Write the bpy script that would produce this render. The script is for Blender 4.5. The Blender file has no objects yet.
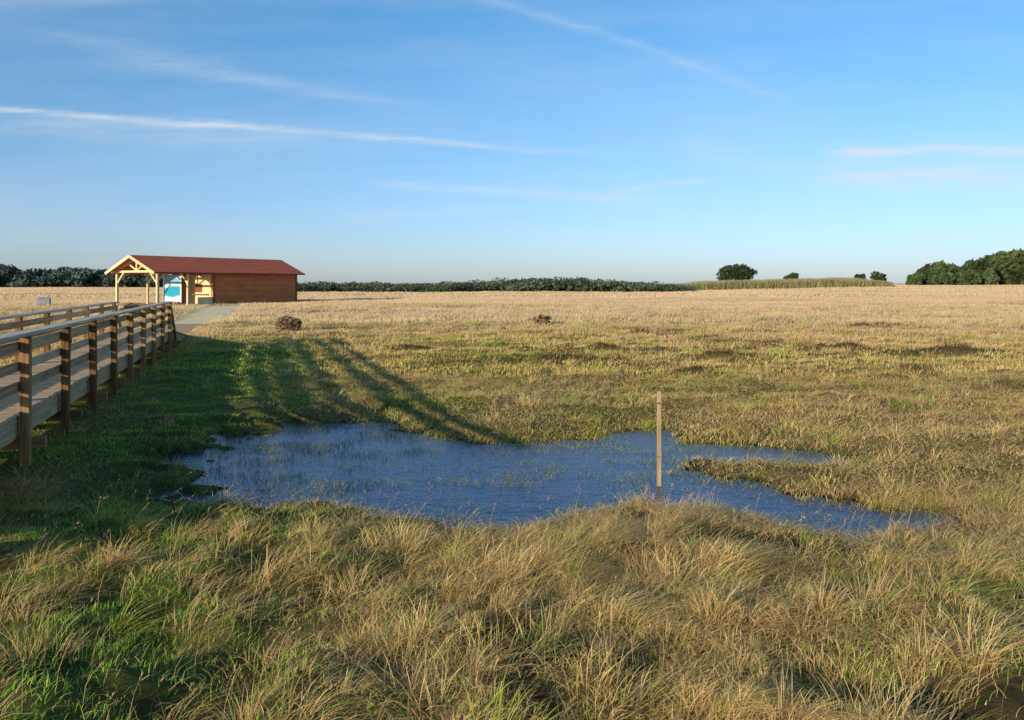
import bpy, bmesh, math, random
import numpy as np
from mathutils import Matrix, Vector
random.seed(7); rng=np.random.default_rng(11)
sc=bpy.context.scene
col=sc.collection
F=800.0; HZ=283.0; CAMZ=2.4; WZ=-0.10
def px2w(px,py,z=0.0):
    Y=(CAMZ-z)*F/(py-HZ); return ((px-512)/F*Y, Y)
# ---------------------------------------------------------------- noise
LAT=[np.random.default_rng(100+i).random((256,256)) for i in range(6)]
def vn(x,y,s=0):
    x=np.asarray(x,float)+17.3*s+1000; y=np.asarray(y,float)+9.7*s+1000
    xi=np.floor(x).astype(int); yi=np.floor(y).astype(int)
    fx=x-xi; fy=y-yi; fx=fx*fx*(3-2*fx); fy=fy*fy*(3-2*fy)
    L=LAT[s%6]; a=L[xi%256,yi%256]; b=L[(xi+1)%256,yi%256]; c=L[xi%256,(yi+1)%256]; d=L[(xi+1)%256,(yi+1)%256]
    return (a*(1-fx)+b*fx)*(1-fy)+(c*(1-fx)+d*fx)*fy
def fbm(x,y,s=0,o=3):
    v=0;amp=.5;t=0
    for i in range(o):
        v=v+amp*vn(np.asarray(x)*2**i,np.asarray(y)*2**i,s+i); t+=amp; amp*=.5
    return v/t
def ss(a,b,x):
    t=np.clip((np.asarray(x,float)-a)/(b-a),0,1); return t*t*(3-2*t)
# ---------------------------------------------------------------- boardwalk frame
O=np.array([-6.4,10.4]); DL=np.array([-.3037,.9528]); NR=np.array([.9528,.3037])
def sp(x,y):
    dx=np.asarray(x)-O[0]; dy=np.asarray(y)-O[1]
    return dx*DL[0]+dy*DL[1], dx*NR[0]+dy*NR[1]
def W(s,p,z): return Vector((O[0]+DL[0]*s+NR[0]*p, O[1]+DL[1]*s+NR[1]*p, z))
# ---------------------------------------------------------------- pond
POND=[(150,496),(156,466),(188,440),(262,425),(330,420),(385,419),(405,431),(440,441),(520,444),(585,438),(640,430),(672,432),(676,445),(700,445),(760,446),(815,452),(850,463),(800,465),(740,463),(690,462),(674,470),(700,478),(750,485),(800,498),(860,505),(915,510),(970,521),(935,531),(840,535),(780,529),(740,518),(690,512),(640,508),(590,512),(550,523),(500,527),(450,524),(400,518),(360,513),(310,506),(240,506)]
PW=np.array([px2w(a,b,WZ) for a,b in POND])
def pond_sd(x,y):
    x=np.asarray(x,float);y=np.asarray(y,float)
    out=np.full(x.shape,50.0)
    m=(x>PW[:,0].min()-4)&(x<PW[:,0].max()+4)&(y>PW[:,1].min()-4)&(y<PW[:,1].max()+4)
    X=x[m];Y=y[m]
    if X.size==0: return out
    d=np.full(X.shape,1e9); ins=np.zeros(X.shape,bool)
    n=len(PW)
    for i in range(n):
        ax,ay=PW[i]; bx,by=PW[(i+1)%n]
        ex,ey=bx-ax,by-ay
        t=np.clip(((X-ax)*ex+(Y-ay)*ey)/(ex*ex+ey*ey+1e-12),0,1)
        d=np.minimum(d,np.hypot(X-ax-t*ex,Y-ay-t*ey))
        c=((ay>Y)!=(by>Y))&(X<(bx-ax)*(Y-ay)/(by-ay+1e-12)+ax)
        ins^=c
    sd=np.where(ins,-d,d)
    sd=sd+(fbm(X*1.3,Y*1.3,2,3)-.5)*.36+(vn(X*3.3,Y*4,4)-.5)*.40+(vn(X*9,Y*10,1)-.5)*.22
    lf=1-ss(-4.2,-1.4,X)
    sd=sd+lf*.95*ss(.53,.64,fbm(X*2.2+3,Y*3.4,4,3))*ss(-1.8,-.2,sd)
    out[m]=sd
    return out
DARK=[(548,364,1.8,.9),(945,360,2.6,1.0),(715,363,1.2,.6),(850,352,1.4,.8),(1015,392,.8,.5),(600,352,2.0,.6),(420,352,1.0,.5),(690,375,.7,.4),(880,330,2.5,1.2),(650,335,1.6,.9)]
DW=[(*px2w(a,b),c,d) for a,b,c,d in DARK]
def darkb(x,y):
    v=np.zeros(np.shape(x))
    for X,Y,a,b in DW: v=np.maximum(v,np.exp(-((x-X)/a)**2-((y-Y)/b)**2))
    return v*ss(.3,.6,fbm(x*1.7,y*1.7,4,2))
def hollow(x,y): return ss(.55,.65,fbm(x*1.7,y*2.2,3,2))*(1-ss(8.0,10,y))*(.5+.5*ss(-.35,.1,x/np.maximum(y,1)))
def hgt(x,y,sd=None):
    if sd is None: sd=pond_sd(x,y)
    s,p=sp(x,y)
    fg=1-ss(8,11,y)
    mid=ss(10,14,y)*(1-ss(45,70,y))
    calm=1-.6*np.exp(-((p-4.5)/3.5)**2)*ss(9,12,y)*(1-ss(26,32,y))
    tus=(fbm(x*1.1,y*1.1,0,3)-.5)*(.26-.06*mid)*calm+(vn(x*2.3,y*2.3,3)-.5)*.15*fg+(vn(x*4.2,y*4.2,3)-.5)*(.05+.08*fg)+mid*calm*.12*ss(.5,.8,fbm(x*.8,y*1.4,5,3))
    tus=tus-.08*hollow(x,y)
    med=(fbm(x*.22,y*.22,1,2)-.5)*(.22)
    large=(fbm(x*.02,y*.02,2,2)-.5)*.8*ss(20,120,y)
    w=ss(.1,1.8,sd)
    nearpath=1-ss(.2,1.2,np.abs(p+.8)-.8)
    z=(tus*(1-ss(60,140,y))+med)*w*(1-nearpath*.9)+large*(1-ss(300,500,y))*(1-nearpath)
    z=z+.24*darkb(x,y)
    z=z+ss(120,280,y)*1.4*ss(20,110,x)*(1-ss(500,900,y))
    bd=np.hypot(x+33,y-92); z=z*ss(12,22,bd)
    edge=WZ+.10*ss(0,.9,sd)
    zin=WZ-.28*ss(0,.7,-sd)
    z=np.where(sd>0,z+edge+.05*ss(.3,1.5,sd),zin)
    z=np.where((sd>0)&(sd<20),np.maximum(z,WZ+.05*ss(0,.5,sd)),z)
    return z
# ---------------------------------------------------------------- colour zones
S1=np.array([.88,.62,.28]);S2=np.array([.63,.385,.14]);G=np.array([.21,.33,.04]);OL=np.array([.54,.41,.095]);BR=np.array([.16,.10,.045])
FS=np.array([.64,.45,.285]); LG=np.array([.31,.53,.055]); RU=np.array([.54,.32,.13])  # LG: lush green, brightened to paint in sunlight passing through the railing
def zones(x,y):
    s,p=sp(x,y)
    n1=fbm(x*.35,y*.35,0,3);n2=fbm(x*.9,y*.7,3,2);n3=fbm(x*.03,y*.09,4,3); n4=fbm(x*.08,y*.3,2,3)
    rt=x/np.maximum(y,1)
    far=ss(17,48,y+(n1-.5)*18+(n4-.5)*40+4*ss(-.1,.4,rt))
    far=np.maximum(far,1-ss(-4,-2,p))
    fg=1-ss(7.4,9.4,y+(n2-.5)*1.5)
    rightness=ss(-.15,.5,rt)
    tan=far*(.90+.6*(n3-.5))+(1-far)*(fg*(.58+.20*rightness)+(1-fg)*(.32+.28*rightness))+(n2-.5)*1.1*(1-far)
    lush=np.exp(-((p-1.6)/2.4)**2)*(1-ss(24,36,y))*(p>-.3)
    lush=np.maximum(lush,(p<=-.3)*(p>-2.5)*(1-ss(24,36,y)))
    lush=np.maximum(lush,fg*ss(.51,.64,n1)*(.7-.25*ss(-.4,.2,rt)))
    tan=np.clip(tan*(1-.85*lush),0.02,1)
    brown=np.clip((ss(.55,.72,fbm(x*.16,y*.5,5,3)))*ss(14,22,y)*(1-ss(60,110,y))*.34+darkb(x,y)*1.1,0,.92)
    grn=np.clip(.26+lush*.8+ (n1-.5)*1.4-.2*rightness*(1-fg),0,1)
    return far,tan,lush,brown,grn
def blade_cols(x,y):
    far,tan,lush,brown,grn=zones(x,y)
    n=len(x); r=rng.random(n); r2=rng.random((n,1)); r3=rng.random(n)
    tc=S1*(1-r2)+S2*r2
    ru=(ss(.5,.75,fbm(x*.3,y*.6,1,3))*ss(9,13,y)*(1-ss(40,60,y))*.6)[:,None]; tc=tc*(1-ru)+RU*ru
    ff=(ss(24,52,y)*.9)[:,None]; tc=tc*(1-ff)+FS*ff
    gc=OL*(1-grn[:,None])+G*grn[:,None]
    gc=gc*(1-lush[:,None]*.8)+LG*lush[:,None]*.8
    c=np.where((r<tan)[:,None],tc,gc)
    c=np.where((r3<brown)[:,None],BR,c)
    patch=fbm(x*.05,y*.25,1,3); p2=fbm(x*.25,y*.6,4,3)
    va=(.5*(1-ss(25,60,y))+.10)[:,None]
    c=c*(1-va/2+va*rng.random((n,1)))*(.70+.44*patch+.18*p2)[:,None]
    return c
# ---------------------------------------------------------------- materials
def newmat(name):
    m=bpy.data.materials.new(name); m.use_nodes=True; nt=m.node_tree
    b=nt.nodes['Principled BSDF']; return m,nt,b
def ramp(nt,fac,stops):
    r=nt.nodes.new('ShaderNodeValToRGB'); e=r.color_ramp.elements
    e[0].position=stops[0][0]; e[0].color=(*stops[0][1],1); e[1].position=stops[-1][0]; e[1].color=(*stops[-1][1],1)
    for p,c in stops[1:-1]:
        k=e.new(p); k.color=(*c,1)
    nt.links.new(fac,r.inputs[0]); return r.outputs[0]
def noise(nt,scale,detail=4,vec=None,rough=.6):
    n=nt.nodes.new('ShaderNodeTexNoise'); n.inputs['Scale'].default_value=scale; n.inputs['Detail'].default_value=detail; n.inputs['Roughness'].default_value=rough
    if vec: nt.links.new(vec,n.inputs['Vector'])
    return n.outputs[0]
def mapping(nt,sc_,out='Object'):
    t=nt.nodes.new('ShaderNodeTexCoord'); m=nt.nodes.new('ShaderNodeMapping'); m.inputs['Scale'].default_value=sc_
    nt.links.new(t.outputs[out],m.inputs[0]); return m.outputs[0]
def bump(nt,b,h,st=.5,dist=.01):
    k=nt.nodes.new('ShaderNodeBump'); k.inputs['Strength'].default_value=st; k.inputs['Distance'].default_value=dist
    nt.links.new(h,k.inputs['Height']); nt.links.new(k.outputs[0],b.inputs['Normal'])
def wood(name,c1,c2,c3,sc_=(1.5,30,30)):
    m,nt,b=newmat(name)
    v=mapping(nt,sc_); f=noise(nt,1.0,6,v)
    mx=nt.nodes.new('ShaderNodeMath'); mx.operation='ADD'; nt.links.new(f,mx.inputs[0])
    oi=nt.nodes.new('ShaderNodeObjectInfo'); mm=nt.nodes.new('ShaderNodeMath'); mm.operation='MULTIPLY_ADD'; mm.inputs[1].default_value=.28; mm.inputs[2].default_value=-.14
    nt.links.new(oi.outputs['Random'],mm.inputs[0]); nt.links.new(mm.outputs[0],mx.inputs[1])
    nt.links.new(ramp(nt,mx.outputs[0],[(.3,c1),(.5,c2),(.72,c3)]),b.inputs['Base Color'])
    b.inputs['Roughness'].default_value=.85; b.inputs['Specular IOR Level'].default_value=.2; bump(nt,b,f,.6,.005); return m
M_post=wood('brown_post_wood',(.12,.06,.025),(.26,.135,.05),(.44,.25,.105))
M_rail=wood('weathered_rail_wood',(.24,.145,.07),(.46,.30,.16),(.64,.46,.27))
M_cap=wood('pale_handrail_wood',(.42,.33,.23),(.66,.55,.41),(.80,.69,.54))  # handrail boards in a paler tone than the other rails
M_deck=wood('deck_wood',(.42,.29,.17),(.62,.45,.28),(.74,.58,.38),(30,1.5,30))
M_pale=wood('pale_pine_wood',(.66,.46,.20),(.80,.60,.29),(.86,.70,.40))
M_stake=wood('stake_wood',(.30,.19,.10),(.44,.30,.16),(.56,.40,.23),(30,30,2))
def grassmat(name,tr=.3):
    m,nt,b=newmat(name)
    a=nt.nodes.new('ShaderNodeAttribute'); a.attribute_name='Col'
    nt.links.new(a.outputs['Color'],b.inputs['Base Color']); b.inputs['Roughness'].default_value=.7; b.inputs['Specular IOR Level'].default_value=.15
    t=nt.nodes.new('ShaderNodeBsdfTranslucent'); nt.links.new(a.outputs['Color'],t.inputs[0])
    mx=nt.nodes.new('ShaderNodeMixShader'); mx.inputs[0].default_value=tr
    nt.links.new(b.outputs[0],mx.inputs[1]); nt.links.new(t.outputs[0],mx.inputs[2])
    nt.links.new(mx.outputs[0],nt.nodes['Material Output'].inputs[0]); return m
M_grass=grassmat('grass_blades'); M_leaf=grassmat('tree_leaves',.15)
# ---------------------------------------------------------------- mesh from arrays
def mesh_arrays(name,co,loops,lstart,cols=None,mat=None,smooth=True):
    me=bpy.data.meshes.new(name)
    me.vertices.add(len(co)); me.vertices.foreach_set('co',co.astype(np.float32).ravel())
    me.loops.add(len(loops)); me.loops.foreach_set('vertex_index',loops.astype(np.int32))
    me.polygons.add(len(lstart)); me.polygons.foreach_set('loop_start',lstart.astype(np.int32))
    me.update(calc_edges=True)
    if smooth: me.polygons.foreach_set('use_smooth',np.ones(len(lstart),bool))
    if cols is not None:
        at=me.color_attributes.new('Col','FLOAT_COLOR','POINT')
        c4=np.ones((len(co),4),np.float32); c4[:,:3]=cols; at.data.foreach_set('color',c4.ravel())
    me.validate()
    o=bpy.data.objects.new(name,me); col.objects.link(o)
    if mat: me.materials.append(mat)
    return o
SUNAZ=math.atan2(-.785,-.62)
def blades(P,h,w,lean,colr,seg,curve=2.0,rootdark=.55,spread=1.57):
    N=len(P); phi=SUNAZ+np.pi/2+(rng.random(N)*2-1)*spread
    wd=np.stack([np.cos(phi),np.sin(phi),np.zeros(N)],1)
    lm=np.hypot(lean[:,0],lean[:,1])
    pts=[];cs=[]
    for k in range(seg+1):
        s=k/seg
        c=P.copy(); c[:,0]+=lean[:,0]*h*s**curve; c[:,1]+=lean[:,1]*h*s**curve
        c[:,2]+=h*(s-.42*np.clip(lm,0,1.8)*s*s)
        f=rootdark+(1-rootdark)*min(1,s*1.6); cc=colr*f*(1+.15*s)  # blade colour darkened towards the root as painted-in contact shade
        if k<seg:
            ww=(w*(1-.75*s**1.5))[:,None]*.5
            pts+= [c-wd*ww,c+wd*ww]; cs+=[cc,cc]
        else: pts.append(c); cs.append(cc)
    nv=2*seg+1
    co=np.stack(pts,1).reshape(-1,3); cl=np.stack(cs,1).reshape(-1,3)
    pat=[];st=[]
    for k in range(seg-1):
        st.append(len(pat)); pat+=[2*k,2*k+1,2*k+3,2*k+2]
    st.append(len(pat)); pat+=[2*seg-2,2*seg-1,2*seg]
    pat=np.array(pat); st=np.array(st)
    base=np.arange(N)[:,None]
    return co,(base*nv+pat).ravel(),(base*len(pat)+st).ravel(),np.clip(cl,0,.9)
def merge(parts):
    co=[];lo=[];ls=[];cl=[];vo=0;oo=0
    for a,b,c,d in parts:
        co.append(a);lo.append(b+vo);ls.append(c+oo);cl.append(d);vo+=len(a);oo+=len(b)
    return np.concatenate(co),np.concatenate(lo),np.concatenate(ls),np.concatenate(cl)
# ---------------------------------------------------------------- ground
def geo(a,b,n): return a*(b/a)**(np.arange(1,n+1)/n)
ys=np.concatenate([np.linspace(-30,3,30)[:-1],np.arange(3,16.5,.08),np.arange(16.5,40,.22),np.arange(40,150,1.2),geo(150,4000,50)])
xp=np.concatenate([np.arange(0,11,.08),np.arange(11,30,.35),np.arange(30,120,2),geo(120,3500,36)])
xs=np.concatenate([-xp[::-1][:-1],xp])
GX,GY=np.meshgrid(xs,ys); gx=GX.ravel();gy=GY.ravel()
gsd=pond_sd(gx,gy); gz=hgt(gx,gy,gsd)
far,tan,lush,brown,grn=zones(gx,gy)
base=(S1*.55+S2*.45)[None,:]*tan[:,None]+(OL*(1-grn[:,None])+G*grn[:,None])*(1-tan[:,None])
ff=ss(30,60,gy)[:,None]; base=base*(1-ff)+FS*1.2*ff
base=base*(1-brown[:,None]*.6)
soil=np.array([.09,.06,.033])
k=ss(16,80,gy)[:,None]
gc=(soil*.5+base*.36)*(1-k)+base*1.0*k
gc=gc*(1-.55*hollow(gx,gy))[:,None]  # dark bare soil, with the shade of the hollows painted into its colour
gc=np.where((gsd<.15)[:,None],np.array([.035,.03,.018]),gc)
nx,ny=len(xs),len(ys)
i=np.arange((nx-1)*(ny-1)); r=i//(nx-1); c=i%(nx-1); v0=r*nx+c
lo=np.stack([v0,v0+1,v0+1+nx,v0+nx],1).ravel()
mg,nt,b=newmat('meadow_soil')
a=nt.nodes.new('ShaderNodeAttribute'); a.attribute_name='Col'
v=mapping(nt,(1,1,1)); f=noise(nt,7,8,v,.7)
mul=nt.nodes.new('ShaderNodeMix'); mul.data_type='RGBA'; mul.blend_type='MULTIPLY'; mul.inputs[0].default_value=1
nt.links.new(a.outputs['Color'],mul.inputs[6]); nt.links.new(ramp(nt,f,[(.3,(.45,.42,.4)),(.7,(1,1,1))]),mul.inputs[7])
nt.links.new(mul.outputs[2],b.inputs['Base Color']); b.inputs['Roughness'].default_value=.95; b.inputs['Specular IOR Level'].default_value=.1
bump(nt,b,f,1,.08)
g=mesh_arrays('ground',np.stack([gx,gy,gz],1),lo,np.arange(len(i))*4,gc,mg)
g['kind']='structure'; g['label']='grassy marsh meadow ground stretching to the horizon'; g['category']='ground'
# water
mw,nt,b=newmat('pond_water')
b.inputs['Base Color'].default_value=(.004,.018,.10,1); b.inputs['Roughness'].default_value=.06; b.inputs['IOR'].default_value=1.33; b.inputs['Specular IOR Level'].default_value=.55  # blue base colour paints in part of the sky reflection
v=mapping(nt,(1,1.6,1)); f=noise(nt,16,3,v,.5); f2=noise(nt,2.2,3,v,.5)
ad=nt.nodes.new('ShaderNodeMath'); ad.operation='MULTIPLY_ADD'; ad.inputs[1].default_value=1.6; nt.links.new(f2,ad.inputs[0]); nt.links.new(f,ad.inputs[2])
bump(nt,b,ad.outputs[0],.5,.016)
xa,ya=PW.min(0)-.9; xb,yb=PW.max(0)+.9
n=30; X,Y=np.meshgrid(np.linspace(xa,xb,n),np.linspace(ya,yb,n))
i=np.arange((n-1)**2); r=i//(n-1); c=i%(n-1); v0=r*n+c
o=mesh_arrays('water',np.stack([X.ravel(),Y.ravel(),np.full(n*n,WZ)],1),np.stack([v0,v0+1,v0+1+n,v0+n],1).ravel(),np.arange(len(i))*4,None,mw)
o['kind']='structure'; o['label']='shallow flooded pool of dark blue rippled water'; o['category']='water'
# ---------------------------------------------------------------- grass
B0=np.array([-36.7,83.0]); BA=np.array([.5,.866]); BG=np.array([-.866,.5])
def pedge(s): return .1+1.3*ss(36,46,s)
def okmask(x,y):
    s,p=sp(x,y)
    on=(p>-1.75)&(p<.12)&(s>13)&(s<26)
    on|=(p>-1.9)&(p<pedge(s)-.1)&(s>=26)&(s<76)
    t=(x-B0[0])*BA[0]+(y-B0[1])*BA[1]; w=(x-B0[0])*BG[0]+(y-B0[1])*BG[1]
    on|=(t>-4)&(t<20.5)&(w>-4.5)&(w<8)
    return ~on
def sample(y0,y1,n):
    y=np.sqrt(y0**2+rng.random(n)*(y1**2-y0**2)); x=(rng.random(n)*2-1)*(.70*y+1.5)
    return x,y
def tier(y0,y1,n,w,hb,seg,soft=0,spread=1.57,hv=.9):
    x,y=sample(y0,y1,n)
    sd=pond_sd(x,y); dens=fbm(x*1.6,y*1.6,5,2)
    m=(sd>-.05)&okmask(x,y)&(rng.random(n)<np.clip(dens*2.2-.15+soft,.15,1)*(1-.85*hollow(x,y)))
    x,y,sd,dens=x[m],y[m],sd[m],dens[m]
    far,tan,lush,brown,grn=zones(x,y)
    c=blade_cols(x,y); n=len(x)
    h=hb*(.9-hv/2+hv*rng.random(n))*(.45+1.1*fbm(x*.7,y*.7,2,2))*(1-.2*lush)
    near=(1-ss(8.2,9.6,y))
    h*=1-.5*near*(1-ss(.2,1.6,sd))
    midzone=ss(8.5,10,y)*(1-ss(26,44,y)); h*=1-.3*midzone
    ang=rng.random(n)*2*np.pi; am=rng.random(n)*.9
    la=fbm(x*.8,y*.8,1,2)*2-.4
    lean=np.stack([np.cos(ang)*am+.4*la,np.sin(ang)*am+.1*la],1)
    P=np.stack([x,y,hgt(x,y,sd)-.02],1)
    return blades(P,h,w*(.6+.8*rng.random(n)),lean,c,seg,spread=spread,rootdark=.6 if hb<.2 else .75)
def thatch(y0,y1,n,w,hb):
    x,y=sample(y0,y1,n); sd=pond_sd(x,y); far,tan,lush,brown,grn=zones(x,y)
    m=(sd>.02)&okmask(x,y)&(rng.random(n)<(.15+1.1*tan)*(1-.85*lush)*(1-.95*hollow(x,y)))
    x,y,sd=x[m],y[m],sd[m]; n=len(x)
    r2=rng.random((n,1)); c=(S1*(1-r2)+S2*r2)*(.75+.45*rng.random((n,1)))
    a=rng.random(n)*6.283; am=1.2+.7*rng.random(n)
    lean=np.stack([np.cos(a)*am+.3,np.sin(a)*am],1)
    P=np.stack([x,y,hgt(x,y,sd)+.01+.05*rng.random(n)],1)
    return blades(P,hb*(.4+.9*rng.random(n)),w*(.6+.8*rng.random(n)),lean,c,3,1.3,.8)
def tussocks(y0,y1,nt_,per,w,hb,seg,tanp=.75,flat=1.0,spread=1.2,rad=1.0):
    cx,cy=sample(y0,y1,nt_)
    m=(pond_sd(cx,cy)>.12)&okmask(cx,cy)
    s_,p_=sp(cx,cy); m&=~((p_>-1.9)&(p_<.2)&(s_>-5.5))
    _,tn,lu,br,_=zones(cx,cy); m&=rng.random(nt_)<(.30+.75*tn)*(1-.6*lu)*(1-.5*hollow(cx,cy))
    cx,cy,br=cx[m],cy[m],br[m]; k=len(cx)
    R=(.08+.20*rng.random(k))*rad; HH=hb*(.45+.85*rng.random(k)**1.6)
    dirx=fbm(cx*.5,cy*.5,2,2); swx=flat*(.0+1.1*dirx+.4*rng.normal(size=k)); swy=flat*(rng.normal(size=k)*.4)
    isg=rng.random(k)>tanp
    tone=.75+.5*rng.random(k); tone*=np.where(rng.random(k)<br*1.2,.40,1)
    idx=np.repeat(np.arange(k),per); n=len(idx)
    a=rng.random(n)*2*np.pi; rr=np.sqrt(rng.random(n))
    x=cx[idx]+np.cos(a)*rr*R[idx]; y=cy[idx]+np.sin(a)*rr*R[idx]
    h=HH[idx]*(.30+.80*rng.random(n))
    sd=pond_sd(x,y)
    h*=1-.55*(1-ss(8.0,9.4,y))*(1-ss(.3,1.8,sd))
    lean=np.stack([np.cos(a)*rr*.8+swx[idx]+rng.normal(size=n)*.28,np.sin(a)*rr*.8+swy[idx]+rng.normal(size=n)*.28],1)
    r2=rng.random((n,1)); tc=S1*(1-r2)+S2*r2; gc_=OL*(1-r2)+LG*r2
    ff=(ss(24,52,y)*.9)[:,None]; tc=tc*(1-ff)+FS*1.05*ff
    g_=(isg[idx])|(rng.random(n)<.12)
    c=np.where(g_[:,None],gc_,tc)*(.8+.35*rng.random((n,1)))*tone[idx][:,None]
    P=np.stack([x,y,hgt(x,y,sd)-.02],1)
    return blades(P,h,w*(.6+.8*rng.random(n)),lean,c,seg,1.7,.45,spread)
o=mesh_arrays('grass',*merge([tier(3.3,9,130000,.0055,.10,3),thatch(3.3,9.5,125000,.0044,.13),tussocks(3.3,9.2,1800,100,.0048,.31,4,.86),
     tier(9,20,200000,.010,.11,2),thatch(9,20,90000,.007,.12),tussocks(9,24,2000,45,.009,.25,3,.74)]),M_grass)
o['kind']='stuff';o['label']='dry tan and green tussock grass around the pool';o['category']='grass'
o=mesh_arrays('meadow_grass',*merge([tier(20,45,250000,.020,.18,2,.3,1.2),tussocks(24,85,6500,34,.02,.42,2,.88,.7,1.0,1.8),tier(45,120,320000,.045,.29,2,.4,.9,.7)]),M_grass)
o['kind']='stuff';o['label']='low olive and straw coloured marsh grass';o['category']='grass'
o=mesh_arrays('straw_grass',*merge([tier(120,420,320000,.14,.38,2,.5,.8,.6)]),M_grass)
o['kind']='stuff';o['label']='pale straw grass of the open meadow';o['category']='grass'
def stalks():
    x,y=sample(4,9.5,900); sd=pond_sd(x,y); m=(sd>.3)&okmask(x,y); x,y,sd=x[m],y[m],sd[m]; n=len(x)
    P=np.stack([x,y,hgt(x,y,sd)],1); h=.24+.26*rng.random(n)
    lean=np.stack([.1+.6*rng.random(n),(rng.random(n)-.5)*.3],1)
    c=np.tile(np.array([.5,.34,.17]),(n,1))*(.7+.6*rng.random((n,1)))
    st=blades(P,h,np.full(n,.004),lean,c,3,2,.8)
    per=8; idx=np.repeat(np.arange(n),per); s=.82+.18*rng.random(len(idx)); hh=h[idx]; L=lean[idx]; lm=np.hypot(L[:,0],L[:,1])
    Q=P[idx].copy(); Q[:,0]+=L[:,0]*hh*s**2; Q[:,1]+=L[:,1]*hh*s**2; Q[:,2]+=hh*(s-.42*lm*s*s)
    a=rng.random(len(idx))*2*np.pi
    hd=blades(Q,np.full(len(idx),.022),np.full(len(idx),.005),np.stack([np.cos(a)*.5+.3,np.sin(a)*.5],1),c[idx],2,1.2,.9)
    return merge([st,hd])
o=mesh_arrays('seed_stalks',*stalks(),M_grass); o['kind']='stuff';o['label']='thin dry grass stalks with feathery seed heads';o['category']='grass'
def rushes():
    n=160000; x=rng.uniform(xa,xb,n); y=rng.uniform(ya,yb,n); sd=pond_sd(x,y)
    f=fbm(x*1.4,y*2.6,3,3); lf=1-ss(-4.4,-.6,x)
    pr=np.clip(ss(.54,.70,f)*.6+lf*ss(.38,.56,f)*1.0+ss(-.5,0,sd)*.6+.014,0,1)
    m=(sd<.05)&(rng.random(n)<pr*.5); x,y=x[m],y[m]; n=len(x)
    P=np.stack([x,y,np.full(n,WZ-.03)],1); a=rng.random(n)*6.28
    lean=np.stack([np.cos(a)*.6+.15,np.sin(a)*.6],1)
    c=np.where((rng.random(n)<.3)[:,None],S2,G*1.1)*(.5+.6*rng.random((n,1)))
    return blades(P,.05+.09*rng.random(n),np.full(n,.006),lean,c,3)
o=mesh_arrays('pond_rushes',*rushes(),M_grass); o['kind']='stuff';o['label']='sparse green rushes poking out of the water';o['category']='rushes'
# ---------------------------------------------------------------- solids helpers
def boxmesh(name,L,w,h,mat,bev=.006):
    bm=bmesh.new(); bmesh.ops.create_cube(bm,size=1); bmesh.ops.scale(bm,vec=(L,w,h),verts=bm.verts)
    if bev: bmesh.ops.bevel(bm,geom=bm.edges[:],offset=bev,segments=1,affect='EDGES')
    me=bpy.data.meshes.new(name); bm.to_mesh(me); bm.free(); me.materials.append(mat); return me
def empty(name,loc,rotz=0,**kw):
    e=bpy.data.objects.new(name,None); e.empty_display_size=.3; e.location=loc; e.rotation_euler=(0,0,rotz); col.objects.link(e)
    for a_,b_ in kw.items(): e[a_]=b_
    return e
def emat(e): return Matrix.Translation(e.location)@e.rotation_euler.to_matrix().to_4x4()
def beam(name,p0,p1,w,h,mat,parent,bev=.006,up=Vector((0,0,1)),local=False):
    p0=Vector(p0);p1=Vector(p1); d=(p1-p0); L=d.length; x=d.normalized()
    if abs(x.dot(up))>.99: up=Vector((NR[0],NR[1],0)) if not local else Vector((0,1,0))
    y=up.cross(x).normalized(); z=x.cross(y)
    me=boxmesh(name,L,w,h,mat,bev); o=bpy.data.objects.new(name,me); col.objects.link(o)
    M=Matrix((( x.x,y.x,z.x,0),(x.y,y.y,z.y,0),(x.z,y.z,z.z,0),(0,0,0,1))); M=Matrix.Translation((p0+p1)/2)@M
    if parent:
        o.parent=parent
        o.matrix_local = M if local else emat(parent).inverted()@M
    else: o.matrix_local=M
    return o
def joined(name,boxes,mat,parent=None,bev=.004):
    bm=bmesh.new()
    for M,d in boxes:
        r=bmesh.ops.create_cube(bm,size=1,matrix=M@Matrix.Diagonal((*d,1)))
    me=bpy.data.meshes.new(name); 
    if bev: bmesh.ops.bevel(bm,geom=bm.edges[:],offset=bev,segments=1,affect='EDGES')
    bm.to_mesh(me); bm.free(); me.materials.append(mat)
    o=bpy.data.objects.new(name,me); col.objects.link(o)
    if parent: o.parent=parent
    return o
# ---------------------------------------------------------------- boardwalk
DZ=.75; S0=-4.9; S1e=18.9; RAMP=26.5
ang=math.atan2(DL[1],DL[0])
bw=empty('boardwalk',(O[0],O[1],0),ang,label='raised wooden boardwalk crossing the marsh toward the hut',category='boardwalk')
bx=[]
s=S0
while s<RAMP:
    z=DZ if s<S1e else DZ-(s-S1e)/(RAMP-S1e)*(DZ-.07)
    sl=0 if s<S1e else math.atan((DZ-.07)/(RAMP-S1e))
    M=Matrix.Translation((s,.78+random.uniform(-.012,.012),z-.02+random.uniform(-.003,.003)))@Matrix.Rotation(sl,4,'Y')
    bx.append((M,(.135,1.66,.04))); s+=.145
d=joined('deck',bx,M_deck,bw,0)
for p in (-.03,-1.5):
    beam('stringer',W(S0,p,DZ-.20),W(S1e,p,DZ-.20),.07,.30,M_rail,bw)
    beam('stringer',W(S1e,p,DZ-.20),W(RAMP,p,-.13),.07,.30,M_rail,bw)
PS=[-4.6+2.25*k_ for k_ in range(0,11)]
for s in PS:
    beam('crossbeam',W(s+.12,.30,DZ-.43),W(s+.12,-1.86,DZ-.43),.11,.15,M_post,bw)
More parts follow.
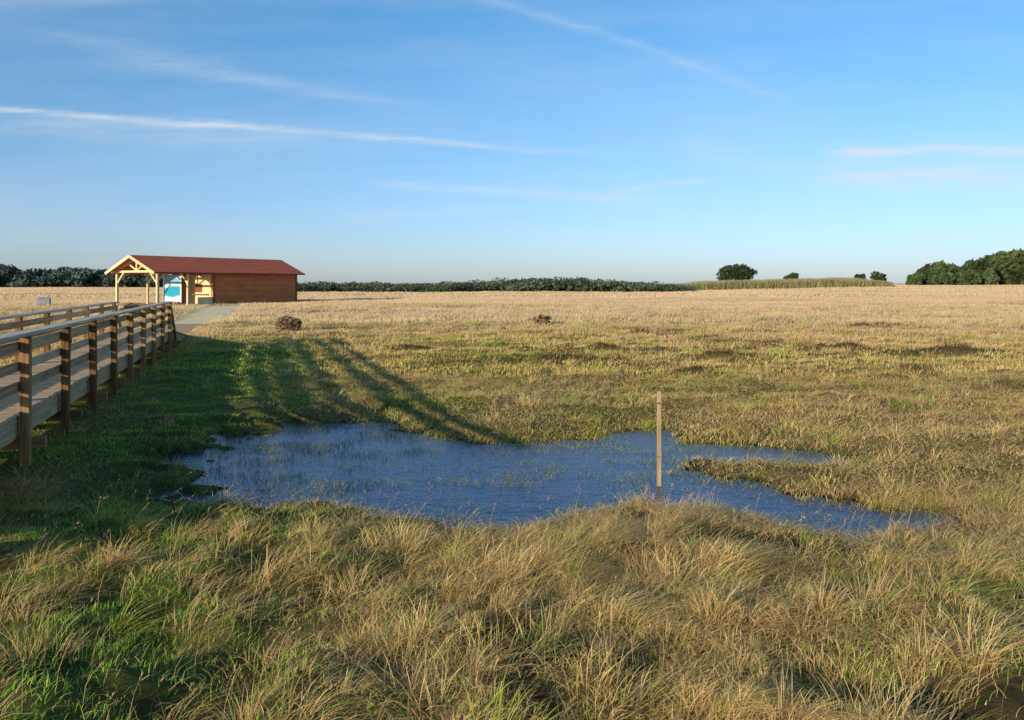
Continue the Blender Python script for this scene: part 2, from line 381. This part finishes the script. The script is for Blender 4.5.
def railing(side,label):
    p=.09 if side>0 else -1.65; inn=-1 if side>0 else 1
    e=empty('railing',(*W(S0,p,0).xy,0),0,label=label,category='railing',group='railings along the boardwalk')
    for s in PS:
        q=W(s,p,0); gz_=float(hgt(np.array([q.x]),np.array([q.y]))[0])
        dx_,dy_=random.uniform(-.015,.015),random.uniform(-.015,.015)
        beam('post',W(s,p,gz_-.25),W(s+dx_,p+dy_,1.722),.115,.115,M_post,e,.009)
    pe=PS[-1]
    beam('handrail',W(S0-.1,p+inn*.03,1.748),W(pe+.12,p+inn*.03,1.748),.24,.045,M_cap,e)
    for z in (1.58,1.33,1.06):
        segs=[S0-.1]+[PS[i_] for i_ in range(2,11,2)]
        segs[-1]=pe+.1
        for a_,b_ in zip(segs[:-1],segs[1:]):
            beam('rail',W(a_+.003,p+inn*.085,z+random.uniform(-.01,.01)),W(b_-.003,p+inn*.085,z+random.uniform(-.01,.01)),.04,.125,M_rail,e)
    beam('end_brace',W(pe+.07,p,1.66),W(pe+2.3,p,.25),.07,.16,M_post,e)
    return e
railing(1,'weathered brown timber railing with posts standing in grass')
railing(-1,'weathered timber railing along the far edge of the deck')
# ---------------------------------------------------------------- path
mp,nt,b=newmat('pale_path')
v=mapping(nt,(1,1,1)); f=noise(nt,1.2,6,v)
nt.links.new(ramp(nt,f,[(.3,(.92,.66,.34)),(.6,(1.0,.80,.46))]),b.inputs['Base Color']); b.inputs['Roughness'].default_value=1; b.inputs['Specular IOR Level'].default_value=0; bump(nt,b,noise(nt,5,6,v),.5,.1)
mp2,nt,b=newmat('earth_path')
v=mapping(nt,(1,1,1)); f=noise(nt,1.5,6,v)
nt.links.new(ramp(nt,f,[(.3,(.44,.27,.13)),(.6,(.68,.47,.26))]),b.inputs['Base Color']); b.inputs['Roughness'].default_value=1; b.inputs['Specular IOR Level'].default_value=0; bump(nt,b,noise(nt,5,6,v),.6,.1)
def strip(name,s0,s1,pa,mat,lab,zoff=.03):
    n=int((s1-s0)/.4)+2; S=np.linspace(s0,s1,n); co=[]
    for q in S:
        pb=float(pedge(q))
        for k_,p in enumerate(np.linspace(pa,pb,5)):
            w_=W(q,p+ (vn(q*1.5,k_*3.0,2)-.5)*.35*(1 if k_ in(0,4) else 0),0); co.append((w_.x,w_.y,0))
    co=np.array(co,dtype=float); co[:,2]=hgt(co[:,0],co[:,1])+zoff
    lo=[]
    for a_ in range(n-1):
        for k_ in range(4): v0=a_*5+k_; lo+=[v0,v0+1,v0+6,v0+5]
    lo=np.array(lo); o=mesh_arrays(name,co,lo,np.arange(len(lo)//4)*4,None,mat); o['kind']='structure'; o['label']=lab; o['category']='path'; return o
strip('earth_path',26.2,37,-2.0,mp2,'trodden brown earth track below the ramp')
strip('pale_path',37.02,75,-2.0,mp,'pale sandy path leading to the hut')
# ---------------------------------------------------------------- hut
hut=empty('timber_hut',(B0[0],B0[1],0),math.atan2(BA[1],BA[0]),label='red-brown timber hut with open gabled porch and red roof',category='hut')
mwall,nt,b=newmat('red_brown_boards')
t=nt.nodes.new('ShaderNodeTexCoord'); sx=nt.nodes.new('ShaderNodeSeparateXYZ'); nt.links.new(t.outputs['Object'],sx.inputs[0])
m1=nt.nodes.new('ShaderNodeMath'); m1.operation='MULTIPLY'; m1.inputs[1].default_value=1/.16; nt.links.new(sx.outputs[2],m1.inputs[0])
m2=nt.nodes.new('ShaderNodeMath'); m2.operation='FRACT'; nt.links.new(m1.outputs[0],m2.inputs[0])
m3=nt.nodes.new('ShaderNodeMath'); m3.operation='FLOOR'; nt.links.new(m1.outputs[0],m3.inputs[0])
wn=nt.nodes.new('ShaderNodeTexWhiteNoise'); wn.noise_dimensions='1D'; nt.links.new(m3.outputs[0],wn.inputs['W'])
f=noise(nt,1,5,mapping(nt,(.6,.6,3)))
c1=ramp(nt,f,[(.3,(.52,.15,.05)),(.7,(.80,.28,.09))])
c2=ramp(nt,m2.outputs[0],[(0,(.6,.55,.55)),(.1,(1,1,1)),(.92,(1,1,1)),(1,(.75,.75,.75))])
mm=nt.nodes.new('ShaderNodeMix'); mm.data_type='RGBA'; mm.blend_type='MULTIPLY'; mm.inputs[0].default_value=1; nt.links.new(c1,mm.inputs[6]); nt.links.new(c2,mm.inputs[7])
m4=nt.nodes.new('ShaderNodeMix'); m4.data_type='RGBA'; m4.blend_type='MULTIPLY'; m4.inputs[0].default_value=1; nt.links.new(mm.outputs[2],m4.inputs[6]); nt.links.new(ramp(nt,wn.outputs[0],[(0,(.9,.9,.9)),(1,(1.0,1.0,1.0))]),m4.inputs[7])
nt.links.new(m4.outputs[2],b.inputs['Base Color']); b.inputs['Roughness'].default_value=.85; b.inputs['Specular IOR Level'].default_value=.15
mroof,nt,b=newmat('red_roof')
f=noise(nt,1,5,mapping(nt,(.4,3,1))); nt.links.new(ramp(nt,f,[(.3,(.50,.105,.05)),(.7,(.66,.17,.08))]),b.inputs['Base Color']); b.inputs['Roughness'].default_value=.8; b.inputs['Specular IOR Level'].default_value=.15
def lb(name,x0,x1,y0,y1,z0,z1,mat,bev=.01):
    return (Matrix.Translation(((x0+x1)/2,(y0+y1)/2,(z0+z1)/2)),(x1-x0,y1-y0,z1-z0))
Wd=7.0;L=19.6;TW=6.9;EZ=3.72;RZ=5.25
def gablewall(name,x0,x1):
    bm=bmesh.new(); pr=[(0.0,0.0),(Wd,0),(Wd,EZ),(Wd/2,RZ-.15),(0,EZ)]
    a_=[bm.verts.new((x0,y,z)) for y,z in pr]; c_=[bm.verts.new((x1,y,z)) for y,z in pr]
    bm.faces.new(a_[::-1]); bm.faces.new(c_)
    for i_ in range(5): j=(i_+1)%5; bm.faces.new((a_[i_],a_[j],c_[j],c_[i_]))
    bmesh.ops.recalc_face_normals(bm,faces=bm.faces)
    me=bpy.data.meshes.new(name); bm.to_mesh(me); bm.free(); me.materials.append(mwall)
    o=bpy.data.objects.new(name,me); col.objects.link(o); o.parent=hut; return o
gablewall('gable_wall',TW,TW+.15); gablewall('gable_wall',L-.15,L)
joined('side_wall',[lb('',TW+.152,L-.152,.0,.15,.0,EZ+.02,0)],mwall,hut,0)
joined('side_wall',[lb('',TW+.152,L-.152,Wd-.15,Wd,.0,EZ+.02,0)],mwall,hut,0)
M_dark=wood('dark_corner_wood',(.16,.06,.03),(.24,.09,.05),(.3,.12,.07))
for x_ in (TW+.1,L-.1):
    joined('corner_post',[lb('',x_-.13,x_+.13,-.06,-.003,0,EZ-.1,0)],M_dark,hut,.005)
def roofslope(sign):
    bm=bmesh.new(); oh=.6; yr=Wd/2; ye=-oh if sign<0 else Wd+oh
    slope=(RZ-EZ)/(Wd/2); ze=EZ-slope*oh+.1; zr=RZ+.1
    x0,x1=-.9,L+.8; th=.14
    pr=[(yr,zr),(ye,ze),(ye,ze-th),(yr,zr-th)]
    a_=[bm.verts.new((x0,y,z)) for y,z in pr]; c_=[bm.verts.new((x1,y,z)) for y,z in pr]
    bm.faces.new(a_); bm.faces.new(c_[::-1])
    for i_ in range(4): j=(i_+1)%4; bm.faces.new((a_[i_],c_[i_],c_[j],a_[j]))
    bmesh.ops.recalc_face_normals(bm,faces=bm.faces)
    me=bpy.data.meshes.new('roof'); bm.to_mesh(me); bm.free(); me.materials.append(mroof)
    o=bpy.data.objects.new('roof',me); col.objects.link(o); o.parent=hut
    beam('bargeboard',(x0-.03,yr,zr-.14),(x0-.03,ye,ze-.14),.05,.30,M_pale,hut,.005,Vector((0,0,1)),True)
    beam('fascia',(x0,ye+(-.03 if sign<0 else .03),ze-.09),(x1,ye+(-.03 if sign<0 else .03),ze-.09),.04,.14,M_dark,hut,.004,Vector((0,0,1)),True)
roofslope(-1); roofslope(1)
def hb(name,p0,p1,w=.2,mat=M_pale): return beam(name,p0,p1,w,w,mat,hut,.008,Vector((0,0,1)),True)
for y_ in (.12,Wd-.12):
    hb('porch_post',(0,y_,0),(0,y_,EZ-.25),.24); hb('porch_post',(3.7,y_,0),(3.7,y_,EZ-.25),.2)
    hb('porch_beam',(-.7,y_,EZ-.12),(TW-.02,y_,EZ-.12),.22)
    hb('brace',(.1,y_,EZ-1.0),(.9,y_,EZ-.26),.12)
for x_ in (0,3.7):
    hb('tie_beam',(x_+.01,.24,EZ-.1),(x_+.01,Wd-.24,EZ-.1),.22)
    hb('king_post',(x_,Wd/2,EZ+.02),(x_,Wd/2,RZ-.25),.18)
    hb('rafter',(x_,.1,EZ+.0),(x_,Wd/2-.1,RZ-.2),.18); hb('rafter',(x_,Wd-.1,EZ+.0),(x_,Wd/2+.1,RZ-.2),.18)
    hb('truss_strut',(x_,Wd/2-.1,EZ+.05),(x_,Wd/2-1.4,EZ+.75),.14); hb('truss_strut',(x_,Wd/2+.1,EZ+.05),(x_,Wd/2+1.4,EZ+.75),.14)
    hb('brace',(x_,.24,EZ-1.3),(x_,1.3,EZ-.2),.15); hb('brace',(x_,Wd-.24,EZ-1.3),(x_,Wd-1.3,EZ-.2),.15)
mpo,nt,b=newmat('seaside_poster')
t=nt.nodes.new('ShaderNodeTexCoord'); sx=nt.nodes.new('ShaderNodeSeparateXYZ'); nt.links.new(t.outputs['Generated'],sx.inputs[0])
nn=noise(nt,1.6,2,mapping(nt,(1,1,1),'Generated')); ad=nt.nodes.new('ShaderNodeMath'); ad.operation='MULTIPLY_ADD'; ad.inputs[1].default_value=.35; nt.links.new(nn,ad.inputs[0]); nt.links.new(sx.outputs[2],ad.inputs[2])
nt.links.new(ramp(nt,ad.outputs[0],[(0.2,(.7,.74,.76)),(.34,(.7,.76,.78)),(.42,(.01,.36,.44)),(.72,(.01,.30,.46)),(.80,(.7,.78,.82)),(.95,(.12,.42,.66)),(1,(.3,.55,.75))]),b.inputs['Base Color']); b.inputs['Roughness'].default_value=.5
mwh,nt,b=newmat('white_frame'); nt.links.new(ramp(nt,noise(nt,3,3),[(.3,(.74,.74,.72)),(.7,(.82,.82,.8))]),b.inputs['Base Color'])
for nm,ya_,yb_,za_,zb_,mt in (('poster_panel',3.35,6.1,.3,3.3,mpo),('poster_frame',6.105,6.3,.2,3.4,mwh),('poster_frame',3.15,3.345,.2,3.4,mwh)):
    joined(nm,[lb('',5.2,5.26,ya_,yb_,za_,zb_,0)],mt,hut,.004)
mcream,nt,b=newmat('cream_panel'); nt.links.new(ramp(nt,noise(nt,1,4,mapping(nt,(3,3,.6))),[(.3,(.76,.56,.27)),(.7,(.85,.69,.40))]),b.inputs['Base Color']); b.inputs['Roughness'].default_value=.7
joined('inner_panelling',[lb('',TW-.05,TW-.004,.3,4.6,.06,3.3,0)],mcream,hut,.01)
joined('window',[lb('',TW-.08,TW-.052,1.7,2.9,1.35,2.3,0)],M_dark,hut,.01)
joined('counter_shelf',[lb('',TW-.5,TW-.052,.6,3.2,1.1,1.18,0)],M_post,hut,.01)
joined('counter',[lb('',4.9,TW-.06,.02,.16,0.052,.85,0)],mcream,hut,.005)
mcon,nt,b=newmat('pale_concrete'); nt.links.new(ramp(nt,noise(nt,2,5),[(.3,(.80,.56,.28)),(.7,(.97,.74,.42))]),b.inputs['Base Color']); b.inputs['Roughness'].default_value=1; b.inputs['Specular IOR Level'].default_value=0
joined('floor_slab',[lb('',-3.5,L+.3,-3.6,Wd+.3,-.3,-.0+.05,0)],mcon,hut,.01)
# ---------------------------------------------------------------- stake
X,Y=px2w(659,486,WZ)
st=empty('marker_stake',(X,Y,WZ),.15,label='slim pale wooden marker stake standing in the water',category='stake')
bm=bmesh.new(); rr=.022
rings=[(-.35,rr*.6),(-.1,rr),(1.14,rr),(1.17,rr*.72)]
prev=None
for z,r_ in rings:
    v=[bm.verts.new((r_*sx_,r_*.8*sy_,z)) for sx_,sy_ in((-1,-1),(1,-1),(1,1),(-1,1))]
    if prev:
        for q in range(4): bm.faces.new((prev[q],prev[(q+1)%4],v[(q+1)%4],v[q]))
    else: bm.faces.new(v[::-1])
    prev=v
bm.faces.new(prev); me=bpy.data.meshes.new('stake_shaft'); bm.to_mesh(me); bm.free(); me.materials.append(M_stake)
o=bpy.data.objects.new('stake_shaft',me); col.objects.link(o); o.parent=st
joined('level_mark',[(Matrix.Translation((0,0,1.02)),(.050,.041,.02))],M_post,st,0)
joined('level_mark',[(Matrix.Translation((0,0,.36)),(.049,.040,.012))],M_post,st,0)
# ---------------------------------------------------------------- trees / shrubs
def leafquads(C,size,colr,up=.3):
    n=len(C); a=rng.normal(size=(n,3)); a/=np.linalg.norm(a,axis=1)[:,None]; b_=rng.normal(size=(n,3)); b_=np.cross(a,b_); b_/=np.linalg.norm(b_,axis=1)[:,None]
    sz=(size*(.5+rng.random(n)))[:,None]
    co=np.stack([C-a*sz,C+b_*sz*.6,C+a*sz,C-b_*sz*.6],1).reshape(-1,3)
    return co,np.arange(n*4),np.arange(n)*4,np.repeat(colr,4,0)
def lobes(cx,cy,cz,rx,ry,rz,nl,per,size,base):
    parts=[]
    for i_ in range(nl):
        v=rng.normal(size=3); v/=np.linalg.norm(v); k_=rng.random()**.5*.8
        c0=np.array([cx+v[0]*rx*k_,cy+v[1]*ry*k_,cz+v[2]*rz*k_])
        r=.30+.2*rng.random()
        d=rng.normal(size=(per,3)); d/=np.linalg.norm(d,axis=1)[:,None]; d*=(.6+.45*rng.random((per,1)))
        C=c0+d*np.array([rx,ry,rz])*r
        cc=np.tile(base,(per,1))*(.6+.8*rng.random()) * (.7+.6*rng.random((per,1)))
        parts.append(leafquads(C,np.full(per,size),cc))
    return parts
def zg(x,y): return float(hgt(np.array([float(x)]),np.array([float(y)]))[0])
def tree(name,px,Y,h,wd,label,base,group=None,trunk=True,size=.45,nl=26,per=110):
    X=(px-512)/F*Y; z0=zg(X,Y)
    e=empty(name,(X,Y,z0),0,label=label,category='tree' if trunk else 'shrub')
    if group: e['group']=group
    parts=lobes(0,0,h*.56 if trunk else h*.4,wd*.5*.8,wd*.5*.8,h*(.40 if trunk else .42),nl,per,size,np.array(base))
    o=mesh_arrays('crown' if trunk else 'foliage',*merge(parts),M_leaf,False); o.parent=e
    if trunk:
        bm=bmesh.new()
        def limb(a_,b_,r0,r1):
            a_=Vector(a_);b_=Vector(b_);d=(b_-a_); M=Matrix.Translation((a_+b_)/2)@d.to_track_quat('Z','Y').to_matrix().to_4x4()
            bmesh.ops.create_cone(bm,cap_ends=True,segments=8,radius1=r0,radius2=r1,depth=d.length,matrix=M)
        r0=h*.035
        limb((0,0,-.3),(0,0,h*.4),r0*1.2,r0*.8)
        for k_ in range(6):
            an=k_*1.05; limb((0,0,h*(.25+.03*k_)),(math.cos(an)*wd*.28,math.sin(an)*wd*.28,h*(.5+.05*k_)),r0*.5,r0*.15)
        me=bpy.data.meshes.new('trunk'); bm.to_mesh(me); bm.free(); me.materials.append(M_post)
        o=bpy.data.objects.new('trunk',me); col.objects.link(o); o.parent=e
    return e
DG=(.05,.072,.03)
tree('oak_tree',737,275,7.6,16,'lone broad dark green tree rising behind the crop',DG,size=.5,nl=60)
tree('oak_tree',791,290,5.4,6,'small rounded dark tree behind the crop',DG,size=.4,nl=14)
tree('oak_tree',877,300,5.2,8,'low rounded dark tree behind the crop',DG,size=.4,nl=14)
tree('oak_tree',860,305,4.8,5,'low rounded dark tree behind the crop',DG,size=.4,nl=10)
def shrub(px,py,h,wd,lab,base):
    X,Y=px2w(px,py); tree('heath_shrub',px,Y,h,wd,lab,base,trunk=False,size=.075,nl=18,per=80)
shrub(290,334,.85,1.8,'brown twiggy shrub in straw grass',(.28,.18,.095))
shrub(543,327,.7,1.4,'small brown shrub in straw grass',(.28,.19,.10))
shrub(136,316,1.1,2.6,'dark scrubby bush beside the boardwalk end',(.14,.11,.06))
def wood_mass(name,segs,Y0,Y1,per,size,base,label,nl=5,step=3.0,fat=.35):
    parts=[]
    for (pa,ta),(pb,tb) in zip(segs[:-1],segs[1:]):
        xa_=(pa-512)/F*Y0; xb_=(pb-512)/F*Y0; n=max(2,int(abs(xb_-xa_)/step))
        for k_ in range(n):
            t_=(k_+rng.random())/n; Y=Y0+(Y1-Y0)*rng.random()
            px=pa+(pb-pa)*t_; top=ta+(tb-ta)*t_; X=(px-512)/F*Y; ztop=CAMZ+(HZ-top)*Y/F; z0=zg(X,Y)-.3
            big=float(fbm(np.array([X*.05]),np.array([Y*.02]),2,2)[0])
            h=max(1.2,(ztop-z0)*(.60+.50*big+.18*rng.random())); w_=h*(fat+.3*rng.random())
            parts+=lobes(X,Y,z0+h*.5,w_,w_,h*.52,nl,per,size*h/6,np.array(base)*(.88+.24*rng.random()))
    o=mesh_arrays(name,*merge(parts),M_leaf,False); o['kind']='stuff'; o['label']=label; o['category']='woodland'
wood_mass('distant_wood',[(-60,266),(0,267),(40,270),(115,271),(200,277)],400,440,80,.7,(.085,.115,.085),'dark distant woodland along the horizon',6,1.5,1.1)  # aerial haze is mixed into the leaf colour
wood_mass('distant_wood',[(285,280),(330,281),(420,282),(480,281),(560,278),(620,280),(690,285)],185,215,60,.5,(.10,.13,.075),'low dark green tree line at the edge of the meadow',6,.45,1.5)  # leaf colour paled here too, as painted haze
wood_mass('pine_wood',[(908,273),(928,266),(960,265),(985,259),(1030,254),(1090,253)],285,330,100,.7,(.08,.105,.04),'dark green pine wood at the edge of the meadow',8,.8)
def crop():
    n=40000; Y=rng.uniform(238,262,n); px=rng.uniform(672,892,n); X=(px-512)/F*Y
    z=hgt(X,Y); top=np.interp(px,[672,700,760,850,892],[284,280,278,276,281]); ztop=CAMZ+(HZ-top)*Y/F
    h=np.maximum(.3,(ztop-z)*(.55+.5*rng.random(n))*(.85+.3*vn(X*.3,Y*.3,2)))
    r2=rng.random((n,1)); c=(np.array([.44,.36,.18])*(1-r2)+np.array([.26,.24,.10])*r2)
    a=rng.random(n)*6.28
    return blades(np.stack([X,Y,z],1),h,np.full(n,.2),np.stack([np.cos(a)*.3,np.sin(a)*.3],1),c,2,2,.9)
o=mesh_arrays('maize_crop',*crop(),M_grass); o['kind']='stuff'; o['label']='yellowing strip of tall maize at the meadow edge'; o['category']='crop'
# boxy stone marker with sloping top
mb,nt,b=newmat('grey_stone'); nt.links.new(ramp(nt,noise(nt,4,6),[(.3,(.20,.19,.18)),(.7,(.40,.39,.37))]),b.inputs['Base Color']); b.inputs['Roughness'].default_value=.9
bm=bmesh.new(); lo4=[(-.62,-.35),(.62,-.35),(.62,.35),(-.62,.35)]
vb=[bm.verts.new((x_,y_,-.3)) for x_,y_ in lo4]; vt=[bm.verts.new((x_*.9,y_*.85,.80+(.14 if y_>0 else 0)+random.uniform(-.03,.03))) for x_,y_ in lo4]
bm.faces.new(vb[::-1]); bm.faces.new(vt)
for q in range(4): bm.faces.new((vb[q],vb[(q+1)%4],vt[(q+1)%4],vt[q]))
bmesh.ops.bevel(bm,geom=bm.edges[:],offset=.05,segments=2,affect='EDGES')
me=bpy.data.meshes.new('stone_marker'); bm.to_mesh(me); bm.free(); me.materials.append(mb)
o=bpy.data.objects.new('stone_marker',me); col.objects.link(o); X,Y=px2w(44,307); o.location=(X,Y,zg(X,Y)); o.rotation_euler=(0,0,.35); o['label']='boxy grey stone marker block standing in straw grass'; o['category']='stone block'
# ---------------------------------------------------------------- sun, sky
EL=math.radians(12.8); sd_=Vector((-.62,-.785,0)).normalized()
sv=Vector((sd_.x*math.cos(EL),sd_.y*math.cos(EL),math.sin(EL)))
l=bpy.data.lights.new('sun','SUN'); l.energy=5; l.angle=math.radians(.5); l.color=(1,.89,.69)
so=bpy.data.objects.new('sun',l); col.objects.link(so); so.rotation_euler=sv.to_track_quat('Z','Y').to_euler(); so.location=(-20,-25,12)
w=bpy.data.worlds.new('World'); sc.world=w; w.use_nodes=True; nt=w.node_tree
bg=nt.nodes['Background']
sky=nt.nodes.new('ShaderNodeTexSky'); sky.sky_type='NISHITA'; sky.sun_disc=False; sky.sun_elevation=EL; sky.sun_rotation=math.atan2(sd_.x,sd_.y)
sky.air_density=1.0; sky.dust_density=.3; sky.ozone_density=2.0; sky.altitude=0
tc=nt.nodes.new('ShaderNodeTexCoord'); sep=nt.nodes.new('ShaderNodeSeparateXYZ'); nt.links.new(tc.outputs['Generated'],sep.inputs[0])
def mth(op,a,b=None,c=None,clamp=False):
    n=nt.nodes.new('ShaderNodeMath'); n.operation=op; n.use_clamp=clamp
    for i_,q in enumerate((a,b,c)):
        if q is None: continue
        if isinstance(q,(int,float)): n.inputs[i_].default_value=q
        else: nt.links.new(q,n.inputs[i_])
    return n.outputs[0]
yy=mth('MAXIMUM',sep.outputs[1],.05); U=mth('DIVIDE',sep.outputs[0],yy); V=mth('DIVIDE',sep.outputs[2],yy)
fwd=mth('GREATER_THAN',sep.outputs[1],.06)
cv=nt.nodes.new('ShaderNodeCombineXYZ'); nt.links.new(U,cv.inputs[0]); nt.links.new(V,cv.inputs[1])
def nz(sx_,sy_,detail,rot=0):
    m=nt.nodes.new('ShaderNodeMapping'); m.inputs['Scale'].default_value=(sx_,sy_,1); m.inputs['Rotation'].default_value=(0,0,rot); nt.links.new(cv.outputs[0],m.inputs[0])
    n=nt.nodes.new('ShaderNodeTexNoise'); n.inputs['Scale'].default_value=1; n.inputs['Detail'].default_value=detail; n.inputs['Roughness'].default_value=.65; nt.links.new(m.outputs[0],n.inputs['Vector']); return n.outputs[0]
wob=nz(5,10,5); fine=nz(9,90,6,.1)
def streak(x1,y1,x2,y2,wpx,amt,bow=0):
    u1,v1,u2,v2=(x1-512)/F,(HZ-y1)/F,(x2-512)/F,(HZ-y2)/F
    L_=math.hypot(u2-u1,v2-v1); cx_,sx_=(u2-u1)/L_,(v2-v1)/L_
    du=mth('SUBTRACT',U,u1); dv=mth('SUBTRACT',V,v1)
    s=mth('DIVIDE',mth('ADD',mth('MULTIPLY',du,cx_),mth('MULTIPLY',dv,sx_)),L_)
    d=mth('SUBTRACT',mth('MULTIPLY',dv,cx_),mth('MULTIPLY',du,sx_))
    d=mth('ADD',d,mth('MULTIPLY_ADD',wob,.02,-.01))
    if bow: d=mth('ADD',d,mth('MULTIPLY',mth('MULTIPLY',s,mth('SUBTRACT',1,s)),bow))
    q=mth('DIVIDE',d,wpx/F); g_=mth('EXPONENT',mth('MULTIPLY',mth('MULTIPLY',q,q),-1))
    e1=mth('MULTIPLY_ADD',s,6,.8,True); e2=mth('MULTIPLY',mth('SUBTRACT',1.05,s),2.5,clamp=True)
    k_=mth('MULTIPLY',mth('MULTIPLY',e1,e2),g_)
    fn=mth('MULTIPLY_ADD',fine,2.8,-.7,True)
    return mth('MULTIPLY',mth('MULTIPLY',k_,fn),amt)
ST=[(-60,104,640,158,3.4,.55),(-60,119,420,144,12,.24),(130,62,460,112,7,.2),(470,-5,830,118,5,.2,-.03),(400,186,700,202,4.5,.42),(620,190,740,178,4,.3),(850,150,1120,152,5,.85),(850,174,1120,184,14,.6),(360,216,560,208,5,.2),(60,35,330,90,7,.1),(690,150,900,190,14,.2),(560,235,900,262,10,.14),(-60,4,200,-2,5,.2)]
tot=None
for q in ST:
    k_=streak(*q); tot=k_ if tot is None else mth('ADD',tot,k_)
veil=mth('MULTIPLY',mth('MULTIPLY_ADD',nz(1.2,7,5,.12),3,-1.2,True),.22)
tot=mth('MULTIPLY',mth('ADD',tot,veil),fwd,clamp=True)
cb=ramp(nt,sep.outputs[2],[(0,(.23,.30,.54)),(.05,(.26,.33,.53)),(.16,(.28,.38,.50)),(.34,(.235,.425,.54)),(1,(.24,.38,.48))])
sc3=nt.nodes.new('ShaderNodeVectorMath'); sc3.operation='SCALE'; sc3.inputs['Scale'].default_value=3.0; nt.links.new(cb,sc3.inputs[0])
mu=nt.nodes.new('ShaderNodeVectorMath'); mu.operation='MULTIPLY'; nt.links.new(sky.outputs[0],mu.inputs[0]); nt.links.new(sc3.outputs[0],mu.inputs[1])
mixc=nt.nodes.new('ShaderNodeMix'); mixc.data_type='RGBA'; nt.links.new(tot,mixc.inputs[0]); nt.links.new(mu.outputs[0],mixc.inputs[6]); mixc.inputs[7].default_value=(6.0,6.6,7.1,1)
nt.links.new(mixc.outputs[2],bg.inputs[0]); bg.inputs[1].default_value=.12
# ---------------------------------------------------------------- camera
cam=bpy.data.cameras.new('camera'); co=bpy.data.objects.new('camera',cam); col.objects.link(co); sc.camera=co
co.location=(0,0,CAMZ); co.rotation_euler=(math.radians(90),0,0); cam.sensor_width=36; cam.lens=F/1024*36; cam.shift_y=-(360-HZ)/1024; cam.clip_end=9000; cam.clip_start=.1
sc.view_settings.view_transform='Standard'; sc.view_settings.look='None'; sc.view_settings.exposure=0
